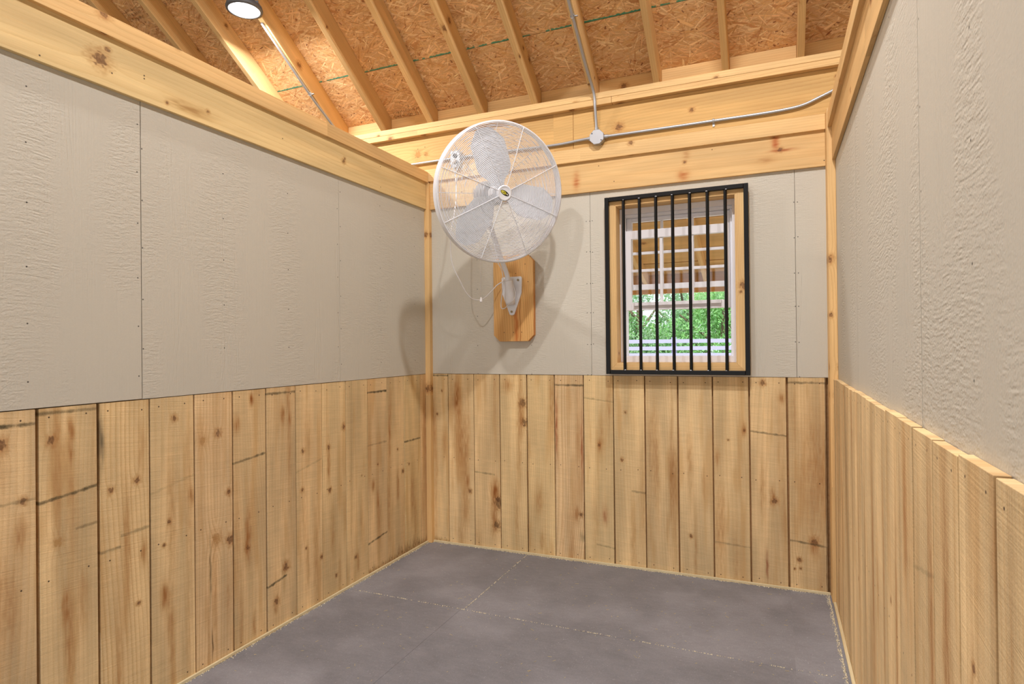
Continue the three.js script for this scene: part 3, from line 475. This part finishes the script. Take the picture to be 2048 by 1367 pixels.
{
  const fan = group('wall_fan', 'large white wall fan with round wire guard on a bracket', 'fan', { at: [0.692, 1.628, 0.038] });
  const O = new THREE.Vector3(0.692, 1.628, 0.038), toLocal = (a) => [a[0] - O.x, a[1] - O.y, a[2] - O.z];
  const yaw = 50 * Math.PI / 180, tilt = 12 * Math.PI / 180, C = new THREE.Vector3(0.864, 2.319, 0.585).sub(O);
  const Z = new THREE.Vector3(Math.sin(yaw) * Math.cos(tilt), -Math.sin(tilt), Math.cos(yaw) * Math.cos(tilt)), X = new THREE.Vector3(0, 1, 0).cross(Z).normalize(), Y = Z.clone().cross(X);
  const M = new THREE.Matrix4().makeBasis(X, Y, Z).setPosition(C);
  const R = 0.402, part = (name, g, m, parent = fan) => add(parent, name, g.applyMatrix4(M), m);
  const frontZ = (r) => 0.034 * (1 - (r / R) ** 2) + 0.004, rearZ = (r) => -0.05 - 0.125 * Math.pow(clamp((R - r) / (R - 0.1)), 0.8);
  const sub = (name) => { const g = new THREE.Group(); g.name = name; fan.add(g); return g; };
  const fg = sub('front_guard');
  for (let i = 0; i < 42; i++) { const r = 0.046 + i * (R - 0.046) / 42; part('guard_ring', new THREE.TorusGeometry(r, 0.0020, 5, Math.max(36, Math.round(r * 260))).translate(0, 0, frontZ(r)), fanWhite, fg); }
  for (let i = 0; i < 8; i++) { const a = (15 + 45 * i) * Math.PI / 180, pts = []; for (let k = 0; k <= 8; k++) { const r = 0.04 + (R - 0.04) * k / 8; pts.push([Math.cos(a) * r, -Math.sin(a) * r, frontZ(r) + 0.003]); } pts.push([Math.cos(a) * R, -Math.sin(a) * R, -0.02]); part('guard_rib', tube(pts, 0.0024, 20, 6), fanWhite, fg); }
  const prof = (a, n = 48) => new THREE.LatheGeometry(a.map((q) => new THREE.Vector2(...q)), n).rotateX(Math.PI / 2);
  const cap = part('centre_cap', prof([[0.0455, 0.026], [0.0465, 0.036], [0.043, 0.0435], [0.036, 0.0425], [0.034, 0.040], [0, 0.040]]), fanWhite, fg);
  { // printed badge on the cap: slanted oval, yellow-green to the left, black to the right
    const c = document.createElement('canvas'); c.width = 256; c.height = 128; const x = c.getContext('2d');
    x.fillStyle = '#101008'; x.beginPath(); x.ellipse(128, 64, 126, 62, 0, 0, 7); x.fill();
    x.fillStyle = '#c9bd2c'; x.beginPath(); x.ellipse(92, 64, 80, 44, 0, 0, 7); x.fill();
    x.fillStyle = '#8d8a12'; x.beginPath(); x.ellipse(104, 66, 44, 20, 0, 0, 7); x.fill();
    x.fillStyle = '#e8e2a8'; x.beginPath(); x.ellipse(60, 48, 26, 9, -0.2, 0, 7); x.fill(); x.beginPath(); x.ellipse(96, 94, 40, 6, 0, 0, 7); x.fill();
    x.fillStyle = '#e9e2d4'; x.beginPath(); x.ellipse(196, 58, 13, 20, 0.5, 0, 7); x.fill(); x.beginPath(); x.ellipse(216, 70, 16, 10, 0.3, 0, 7); x.fill();
    const bt = new THREE.CanvasTexture(c); bt.colorSpace = THREE.SRGBColorSpace;
    part('badge', new THREE.CircleGeometry(1, 32).scale(0.030, 0.0125, 1).rotateZ(-0.42).translate(0.001, 0, 0.0407), new THREE.MeshStandardMaterial({ map: bt, roughness: 0.4 }), fg);
  }
  part('rim_band', prof([[R - 0.003, 0.006], [R + 0.004, 0.006], [R + 0.0075, -0.004], [R + 0.0075, -0.046], [R + 0.003, -0.052], [R - 0.003, -0.052], [R - 0.001, -0.046], [R - 0.001, -0.006], [R - 0.003, 0.006]], 96), fanWhite);
  const rg = sub('rear_guard');
  for (let i = 0; i < 12; i++) { const r = 0.11 + (R - 0.11) * Math.pow(i / 11, 0.6); part('guard_ring', new THREE.TorusGeometry(r, 0.0014, 5, Math.max(36, Math.round(r * 220))).translate(0, 0, rearZ(r)), fanWhite, rg); }
  for (let i = 0; i < 8; i++) { const a = (5 + 45 * i) * Math.PI / 180, pts = []; for (let k = 0; k <= 8; k++) { const r = 0.09 + (R - 0.09) * k / 8; pts.push([Math.cos(a) * r, Math.sin(a) * r, rearZ(r) - 0.003]); } part('guard_rib', tube(pts, 0.002, 18, 6), fanWhite, rg); }
  for (const deg of [-105, 12, 133]) {   // three broad pitched blades
    const a0 = -deg * Math.PI / 180, nr = 16, na = 12, pos = [], idx = [];
    for (let sgn = 0; sgn < 2; sgn++) for (let i = 0; i <= nr; i++) for (let j = 0; j <= na; j++) {
      const q = i / nr, r = 0.045 + 0.335 * q, half = (0.034 + 0.078 * sstep(0.05, 0.2, r) - 0.045 * sstep(0.335, 0.39, r)) / r, w = (j / na * 2 - 1), rc = r - 0.03 * Math.pow(Math.abs(w), 3) * q, a = a0 + half * w + 0.1 * q;
      const z = -0.045 - 0.062 * w * (0.55 + 0.45 * q) * half + 0.01 * w * w - (sgn ? 0.0018 : 0);
      pos.push(Math.cos(a) * rc, Math.sin(a) * rc, z);
    }
    const st = (nr + 1) * (na + 1), at = (s, i, j) => s * st + i * (na + 1) + j;
    for (let s = 0; s < 2; s++) for (let i = 0; i < nr; i++) for (let j = 0; j < na; j++) { const q = [at(s, i, j), at(s, i + 1, j), at(s, i + 1, j + 1), at(s, i, j + 1)]; if (s) q.reverse(); idx.push(q[0], q[1], q[2], q[0], q[2], q[3]); }
    const edge = []; for (let j = 0; j <= na; j++) edge.push([0, j]); for (let i = 1; i <= nr; i++) edge.push([i, na]); for (let j = na - 1; j >= 0; j--) edge.push([nr, j]); for (let i = nr - 1; i >= 0; i--) edge.push([i, 0]);
    for (let k = 0; k + 1 < edge.length; k++) { const [i, j] = edge[k], [p, q] = edge[k + 1]; idx.push(at(0, i, j), at(0, p, q), at(1, p, q), at(0, i, j), at(1, p, q), at(1, i, j)); }
    const g = new THREE.BufferGeometry(); g.setAttribute('position', new THREE.Float32BufferAttribute(pos, 3)); g.setIndex(idx); g.computeVertexNormals();
    part('blade', g, fanBlade);
  }
  part('blade_hub', prof([[0, -0.012], [0.04, -0.016], [0.052, -0.03], [0.054, -0.075], [0, -0.08]], 32), fanBlade);
  part('motor', prof([[0, -0.10], [0.062, -0.105], [0.074, -0.125], [0.076, -0.235], [0.068, -0.26], [0.045, -0.275], [0, -0.278]], 36), new THREE.MeshStandardMaterial({ color: 0x9ea2a9, roughness: 0.45 }));
  // cast bracket and bent tube arm
  const bs = new THREE.Shape(); bs.moveTo(-0.062, 0.258); bs.quadraticCurveTo(-0.073, 0.258, -0.073, 0.245); bs.lineTo(-0.07, 0.15); bs.lineTo(-0.016, 0.006); bs.quadraticCurveTo(0, -0.006, 0.016, 0.006); bs.lineTo(0.07, 0.15); bs.lineTo(0.073, 0.245); bs.quadraticCurveTo(0.073, 0.258, 0.062, 0.258); bs.closePath();
  add(fan, 'bracket', new THREE.ExtrudeGeometry(bs, { depth: 0.008, bevelEnabled: true, bevelSize: 0.002, bevelThickness: 0.002, bevelSegments: 2 }).translate(0, 0, 0.0025), fanWhite);
  add(fan, 'bracket_socket', new THREE.LatheGeometry([[0, 0], [0.03, 0.004], [0.034, 0.03], [0.03, 0.12], [0.026, 0.165], [0.022, 0.17], [0, 0.17]].map((q) => new THREE.Vector2(...q)), 28).rotateX(0.24), fanWhite, [0, 0.066, 0.03]);
  const boltMat = new THREE.MeshStandardMaterial({ color: 0x9a8a6a, metalness: 0.8, roughness: 0.4 });
  for (const [x, y] of [[-0.049, 0.235], [0.049, 0.235], [0, 0.022]]) add(fan, 'bolt', new THREE.CylinderGeometry(0.008, 0.008, 0.008, 6).rotateX(Math.PI / 2), boltMat, [x, y, 0.016]);
  const back = C.clone().addScaledVector(Z, -0.19), bl = [back.x, back.y, back.z];
  add(fan, 'arm', tube([[0, 0.20, 0.066], [-0.003, 0.27, 0.085], [-0.012, 0.34, 0.13], [bl[0] - 0.03, bl[1] - 0.27, bl[2] - 0.16], [bl[0] - 0.01, bl[1] - 0.16, bl[2] - 0.03], [bl[0], bl[1] - 0.03, bl[2]]], 0.0165, 48, 14), fanWhite);
  add(fan, 'arm_joint', cyl([bl[0], bl[1] - 0.14, bl[2]], [bl[0], bl[1] - 0.05, bl[2]], 0.03, 0.036, 20), fanWhite);
  const cordMat = new THREE.MeshStandardMaterial({ color: 0xe4e2e2, roughness: 0.5 });
  add(fan, 'power_cord', tube([[0.285, 2.715, 0.10], [0.285, 2.69, 0.13], [0.33, 2.60, 0.17], [0.365, 2.45, 0.22], [0.374, 2.3, 0.27], [0.372, 2.19, 0.31], [0.372, 2.075, 0.32], [0.378, 1.965, 0.31], [0.415, 1.85, 0.27], [0.435, 1.775, 0.22], [0.462, 1.737, 0.18], [0.508, 1.738, 0.13], [0.565, 1.795, 0.095], [0.60, 1.835, 0.08], [0.652, 1.868, 0.055]].map(toLocal), 0.0036, 120, 7), cordMat);
  add(fan, 'plug', new RoundedBoxGeometry(0.026, 0.03, 0.03, 2, 0.006), cordMat, toLocal([0.285, 2.715, 0.102]));
  add(fan, 'motor_cord', tube([[bl[0] - 0.03, bl[1] - 0.06, bl[2]], [bl[0] - 0.07, bl[1] - 0.25, bl[2] - 0.13], [-0.05, 0.36, 0.15], [-0.028, 0.30, 0.115], [-0.022, 0.22, 0.10], [-0.052, 0.13, 0.06], [-0.068, 0.07, 0.04], [-0.066, 0.045, 0.035], [-0.045, 0.045, 0.036], [0.01, 0.075, 0.07], [0.045, 0.105, 0.07], [0.046, 0.15, 0.06], [0.025, 0.21, 0.05], [0.012, 0.245, 0.02]], 0.003, 90, 7), cordMat);
  const ch = toLocal([0.655, 1.958, 0.45]);
  add(fan, 'pull_cord', cyl([ch[0], ch[1] + 0.30, ch[2]], [ch[0], ch[1] - 0.235, ch[2]], 0.0011, 0.0011, 6), cordMat);
  add(fan, 'pull_knob', new THREE.LatheGeometry([[0, 0], [0.007, 0.002], [0.009, 0.012], [0.005, 0.03], [0.002, 0.034], [0, 0.034]].map((q) => new THREE.Vector2(...q)), 14), cordMat, [ch[0], ch[1] - 0.268, ch[2]]);
}

// ================================================================== WINDOW
const vinyl = new THREE.MeshStandardMaterial({ color: 0xeceaee, roughness: 0.42 });
const glassPane = new THREE.MeshPhysicalMaterial({ color: 0xffffff, transmission: 1, thickness: 0, roughness: 0.02, ior: 1.45 });
{
  const win = group('window_1', 'white sash window with the lower sash raised, in a pine casing', 'window', { kind: 'structure' });
  const xi0 = 1.413, xi1 = 2.124, yi0 = 1.304, yi1 = 2.299, xo0 = 1.350, xo1 = 2.196, yo0 = 1.236, yo1 = 2.350;
  const mitre = (q, ax, k) => { const s = new THREE.Shape(); q.forEach((c, i) => s[i ? 'lineTo' : 'moveTo'](...c)); s.closePath(); add(win, 'casing_board', grainUV(new THREE.ExtrudeGeometry(s, { depth: 0.0345, bevelEnabled: true, bevelSize: 0.0012, bevelThickness: 0.0012, bevelSegments: 1, bevelOffset: -0.0012 }).translate(0, 0, 0.0025), ax, 2.4, 0.3, k * 0.21, k * 0.37), pine(k)); };
  mitre([[xo0, yo0], [xi0, yi0], [xi0, yi1], [xo0, yo1]], 1, 3); mitre([[xo1, yo0], [xo1, yo1], [xi1, yi1], [xi1, yi0]], 1, 4);
  mitre([[xo0, yo1], [xi0, yi1], [xi1, yi1], [xo1, yo1]], 0, 1); mitre([[xo0, yo0], [xo1, yo0], [xi1, yi0], [xi0, yi0]], 0, 2);
  const jz = [-0.118, 0.003];
  add(win, 'jamb_board', board([xi0 - 0.014, yi0 - 0.014, jz[0]], [xi0, yi1 + 0.014, jz[1]], 1), pine(0)); add(win, 'jamb_board', board([xi1, yi0 - 0.014, jz[0]], [xi1 + 0.014, yi1 + 0.014, jz[1]], 1), pine(5));
  add(win, 'jamb_board', board([xi0, yi1, jz[0]], [xi1, yi1 + 0.014, jz[1]], 0), pine(3)); add(win, 'jamb_board', board([xi0, yi0 - 0.014, jz[0]], [xi1, yi0, jz[1]], 0), pine(2));
  const vb = (p, n, lo, hi, m = vinyl) => add(p, n, new RoundedBoxGeometry(hi[0] - lo[0], hi[1] - lo[1], hi[2] - lo[2], 1, 0.002).translate((lo[0] + hi[0]) / 2, (lo[1] + hi[1]) / 2, (lo[2] + hi[2]) / 2), m);
  // outer frame: head with two steps, side tracks, sill
  vb(win, 'frame_head', [xi0, 2.262, -0.16], [xi1, yi1, -0.065]); vb(win, 'frame_head', [xi0, 2.245, -0.16], [xi1, 2.262, -0.085]);
  vb(win, 'frame_side', [xi0, yi0, -0.16], [1.434, 2.262, -0.065]); vb(win, 'frame_side', [2.103, yi0, -0.16], [xi1, 2.262, -0.065]);
  vb(win, 'frame_stop', [1.434, yi0, -0.16], [1.446, 2.245, -0.10]); vb(win, 'frame_stop', [2.088, yi0, -0.16], [2.103, 2.245, -0.10]);
  vb(win, 'frame_sill', [xi0, yi0, -0.16], [xi1, 1.345, -0.07]);
  const sash = (name, x0, x1, y0, y1, z0, z1, top, bot) => {
    const s = new THREE.Group(); s.name = name; win.add(s); const st = 0.034;
    vb(s, 'stile', [x0, y0, z0], [x0 + st, y1, z1]); vb(s, 'stile', [x1 - st, y0, z0], [x1, y1, z1]);
    vb(s, 'top_rail', [x0 + st, y1 - top, z0], [x1 - st, y1, z1]); vb(s, 'bottom_rail', [x0 + st, y0, z0], [x1 - st, y0 + bot, z1]);
    const gx0 = x0 + st, gx1 = x1 - st, gy0 = y0 + bot, gy1 = y1 - top, zm = (z0 + z1) / 2;
    for (let i = 1; i < 3; i++) vb(s, 'muntin', [gx0 + (gx1 - gx0) * i / 3 - 0.009, gy0, zm - 0.006], [gx0 + (gx1 - gx0) * i / 3 + 0.009, gy1, zm + 0.008]);
    const ym = (gy0 + gy1) / 2; vb(s, 'muntin', [gx0, ym - 0.009, zm - 0.005], [gx1, ym + 0.009, zm + 0.007]);
    add(s, 'pane', new THREE.PlaneGeometry(gx1 - gx0, gy1 - gy0), glassPane, [(gx0 + gx1) / 2, ym, zm - 0.008]);
    return s;
  };
  sash('upper_sash', 1.447, 2.087, 1.775, 2.244, -0.150, -0.122, 0.026, 0.034);
  const low = sash('lower_sash', 1.447, 2.087, 1.640, 2.158, -0.118, -0.090, 0.055, 0.050);
  vb(low, 'lift_rail', [1.50, 1.668, -0.091], [2.035, 1.690, -0.072]);
}
// steel security grille
{
  const g = group('window_guard', 'black steel grille of seven vertical bars over the window', 'grille', { at: [1.773, 1.233, 0.0385] });
  const blk = new THREE.MeshPhysicalMaterial({ color: 0x070707, roughness: 0.42, specularIntensity: 0.6 }), T = 0.026;
  const x0 = 1.346 - 1.773, x1 = 2.201 - 1.773, y1 = 1.121;
  const rb = (n, lo, hi) => add(g, n, new RoundedBoxGeometry(hi[0] - lo[0], hi[1] - lo[1], T - 0.001, 2, 0.003).translate((lo[0] + hi[0]) / 2, (lo[1] + hi[1]) / 2, T / 2), blk);
  rb('frame_stile', [x0, 0], [x0 + T, y1]); rb('frame_stile', [x1 - T, 0], [x1, y1]); rb('frame_rail', [x0 + T, 0], [x1 - T, T]); rb('frame_rail', [x0 + T, y1 - T], [x1 - T, y1]);
  const wm = new THREE.MeshStandardMaterial({ color: 0xb9bcc2, metalness: 0.7, roughness: 0.4 }), rw = rng(5);
  for (const x of [1.465, 1.566, 1.667, 1.768, 1.869, 1.972, 2.073]) {
    add(g, 'bar', cyl([x - 1.773, T, T / 2], [x - 1.773, y1 - T, T / 2], 0.0098, 0.0098, 16), blk);
    for (const y of [T + 0.001, y1 - T + 0.002]) add(g, 'weld_bead', new THREE.SphereGeometry(0.0035 + 0.002 * rw(), 7, 5).scale(1.6, 0.7, 0.8), wm, [x - 1.773 + 0.012 * (rw() - 0.5), y, T * 0.9]);
  }
}

// ================================================================== OUTSIDE
{
  const grass = new THREE.MeshStandardMaterial({ roughness: 1, color: 0xb9b39a });
  const gr = group('ground_outside', 'pale dry ground outside beyond the window', 'ground', { kind: 'structure' });
  add(gr, 'ground', boxAt([-40, -0.5, -45], [40, -0.22, -0.12]), grass);
  add(gr, 'gravel_yard', boxAt([-40, -0.5, ZF + 0.1], [40, -0.2, 40]), new THREE.MeshStandardMaterial({ color: 0xb5ada0, roughness: 1 }));
  const porch = group('porch_roof', 'lean-to porch roof of boards and rafters outside the window', 'roof', { kind: 'structure' });
  const ps = 0.30, py = (z) => 2.80 + ps * (z + 0.12), th = Math.atan(ps);
  const zf = -2.7, len = 2.58 / Math.cos(th), zm = (zf - 0.12) / 2;
  for (let i = 0; i < 9; i++) add(porch, 'rafter', grainUV(new THREE.BoxGeometry(0.04, 0.12, len), 2, 2.4, 0.3, i * 0.3, i * 0.2), pine(i), [-1.35 + 0.61 * i, py(zm) + 0.06, zm], [-th, 0, 0]);
  for (let i = 0; i < 9; i++) { const z = -0.12 - 0.287 * (i + 0.5); add(porch, 'roof_board', grainUV(new THREE.BoxGeometry(6, 0.02, 0.283), 0, 2.4, 0.3, i * 0.17, 0.5), pine(i + 2), [1.2, py(z) + 0.135, z], [-th, 0, 0]); }
  add(porch, 'roofing_sheet', new THREE.BoxGeometry(6.1, 0.01, len + 0.1), new THREE.MeshStandardMaterial({ color: 0x8a8f94, metalness: 0.6, roughness: 0.4 }), [1.2, py(zm) + 0.156, zm], [-th, 0, 0]);
  add(porch, 'beam', board([-1.8, py(zf) - 0.075, zf - 0.04], [4.2, py(zf) + 0.02, zf], 0), pine(1)); add(porch, 'fascia_board', board([-1.8, py(zf) + 0.0, zf - 0.07], [4.2, py(zf) + 0.15, zf - 0.045], 0), pine(4));
  for (const x of [-1.7, 4.1]) add(porch, 'post', board([x - 0.06, -0.22, zf - 0.1], [x + 0.06, py(zf) - 0.075, zf + 0.02], 1), pine(2));
  const fence = group('rail_fence', 'pale rail fence in front of the trees outside', 'fence', { at: [0, -0.22, -12] });
  const paint = new THREE.MeshStandardMaterial({ color: 0xa2a2c4, roughness: 0.6 });
  for (const y of [1.70, 1.52, 1.35, 0.9, 0.5]) add(fence, 'rail', new THREE.BoxGeometry(30, 0.095, 0.04), paint, [0, y, 0.06]);
  for (let i = 0; i < 13; i++) add(fence, 'post', new THREE.BoxGeometry(0.12, 1.8, 0.08), paint, [-15 + 2.5 * i, 0.9, 0]);
  const bark = new THREE.MeshStandardMaterial({ color: 0x6a5a48, roughness: 1 });
  const leafShape = new THREE.Shape(); leafShape.moveTo(0, -0.5); leafShape.quadraticCurveTo(0.34, -0.1, 0, 0.5); leafShape.quadraticCurveTo(-0.34, -0.1, 0, -0.5);
  const leafGeo = new THREE.ShapeGeometry(leafShape, 3);
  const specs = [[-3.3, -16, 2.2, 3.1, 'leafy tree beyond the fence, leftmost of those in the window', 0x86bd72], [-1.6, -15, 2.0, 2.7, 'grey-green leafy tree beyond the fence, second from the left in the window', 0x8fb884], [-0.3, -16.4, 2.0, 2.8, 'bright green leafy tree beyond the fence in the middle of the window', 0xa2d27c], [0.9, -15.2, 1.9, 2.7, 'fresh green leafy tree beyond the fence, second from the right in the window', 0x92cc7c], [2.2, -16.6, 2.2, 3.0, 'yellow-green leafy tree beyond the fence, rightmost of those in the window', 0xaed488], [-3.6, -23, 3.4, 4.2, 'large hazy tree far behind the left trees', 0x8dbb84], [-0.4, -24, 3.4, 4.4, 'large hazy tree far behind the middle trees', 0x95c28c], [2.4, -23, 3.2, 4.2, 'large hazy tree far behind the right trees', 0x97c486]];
  specs.forEach(([x, z, rx, cy, label, col], n) => {
    const t = group('leafy_tree', label, 'tree', { at: [x, -0.22, z], grp: 'trees beyond the fence' }), r = rng(700 + n);
    add(t, 'trunk', cyl([0, 0, 0], [0.15, cy + 0.2, 0], 0.17, 0.09, 9), bark);
    for (let k = 0; k < 4; k++) { const a = r() * 6.3; add(t, 'branch', cyl([0.06, 0.9 + 0.5 * k, 0], [Math.cos(a) * 1.2, 2.0 + 0.5 * k, Math.sin(a) * 1.2], 0.06, 0.02, 7), bark); }
    const N = 15000, m = new THREE.InstancedMesh(leafGeo, new THREE.MeshPhysicalMaterial({ color: col, roughness: 0.9, transmission: 0.5, thickness: 0, side: THREE.DoubleSide }), N); m.name = 'foliage'; m.userData.kind = 'stuff'; m.castShadow = m.receiveShadow = true;
    const q = new THREE.Matrix4(), e = new THREE.Euler(), qq = new THREE.Quaternion(), c = new THREE.Color(), blobs = []; for (let k = 0; k < 14; k++) blobs.push([(r() - 0.5) * rx * 1.5, cy - 1.6 + (r() - 0.42) * 3.8, (r() - 0.5) * rx * 1.2, 0.6 + 0.6 * r()]);
    for (let i = 0; i < N; i++) { const b = blobs[i % 14]; let ux, uy, uz; do { ux = r() * 2 - 1; uy = r() * 2 - 1; uz = r() * 2 - 1; } while (ux * ux + uy * uy + uz * uz > 1); const s = 0.07 + 0.10 * r(); q.compose(new THREE.Vector3(b[0] + ux * b[3], Math.max(0.5, b[1] + uy * b[3] * 0.8), b[2] + uz * b[3]), qq.setFromEuler(e.set(r() * 6, r() * 6, r() * 6)), new THREE.Vector3(s, s, s)); m.setMatrixAt(i, q); m.setColorAt(i, c.setScalar(0.75 + 0.4 * r())); }
    t.add(m);
  });
}

// ================================================================== SMALL LITTER ON THE FLOOR
{
  const r = rng(31), straw = new THREE.CylinderGeometry(0.0008, 0.0008, 1, 4).rotateZ(Math.PI / 2), N = 420;
  const m = new THREE.InstancedMesh(straw, new THREE.MeshStandardMaterial({ color: 0xd8c48e, roughness: 0.9 }), N); m.name = 'straw_litter'; m.userData = { kind: 'stuff', label: 'bits of straw and shavings scattered over the rubber floor', category: 'straw' }; m.castShadow = m.receiveShadow = true;
  const q = new THREE.Matrix4(), e = new THREE.Euler(), qq = new THREE.Quaternion();
  for (let i = 0; i < N; i++) { const L = 0.006 + 0.02 * r() * r(); q.compose(new THREE.Vector3(0.03 + r() * 2.55, 0.001, 0.03 + r() * 3.2), qq.setFromEuler(e.set(0, r() * 6.3, 0)), new THREE.Vector3(L, 1, 1)); m.setMatrixAt(i, q); }
  scene.add(m);
  const N2 = 4200, chip = new THREE.TetrahedronGeometry(0.0032), d = new THREE.InstancedMesh(chip, new THREE.MeshStandardMaterial({ color: 0xe4d9bd, roughness: 1 }), N2); d.name = 'sawdust'; d.userData = { kind: 'stuff', label: 'pale sawdust gathered along the foot of the walls', category: 'sawdust' }; d.castShadow = d.receiveShadow = true;
  for (let i = 0; i < N2; i++) { const w = r(), off = 0.012 + 0.02 * r() * r(); const P = w < 0.10 ? [0.05 + r() * 2.55, 0, 0.945 + 0.003 * (r() - 0.5)] : w < 0.14 ? [0.7755 + 0.003 * (r() - 0.5), 0, 0.02 + r() * 0.92] : w < 0.57 ? [2.608 - off * 0.9, 0, 0.03 + r() * 3.2] : w < 0.8 ? [0.02 + r() * 2.58, 0, off] : [off, 0, 0.03 + r() * 3.2]; const s = 0.4 + 0.9 * r(); q.compose(new THREE.Vector3(P[0], 0.0015 * s, P[2]), qq.setFromEuler(e.set(r() * 6, r() * 6, r() * 6)), new THREE.Vector3(s, s, s)); d.setMatrixAt(i, q); }
  scene.add(d);
}

renderer.render(scene, camera);
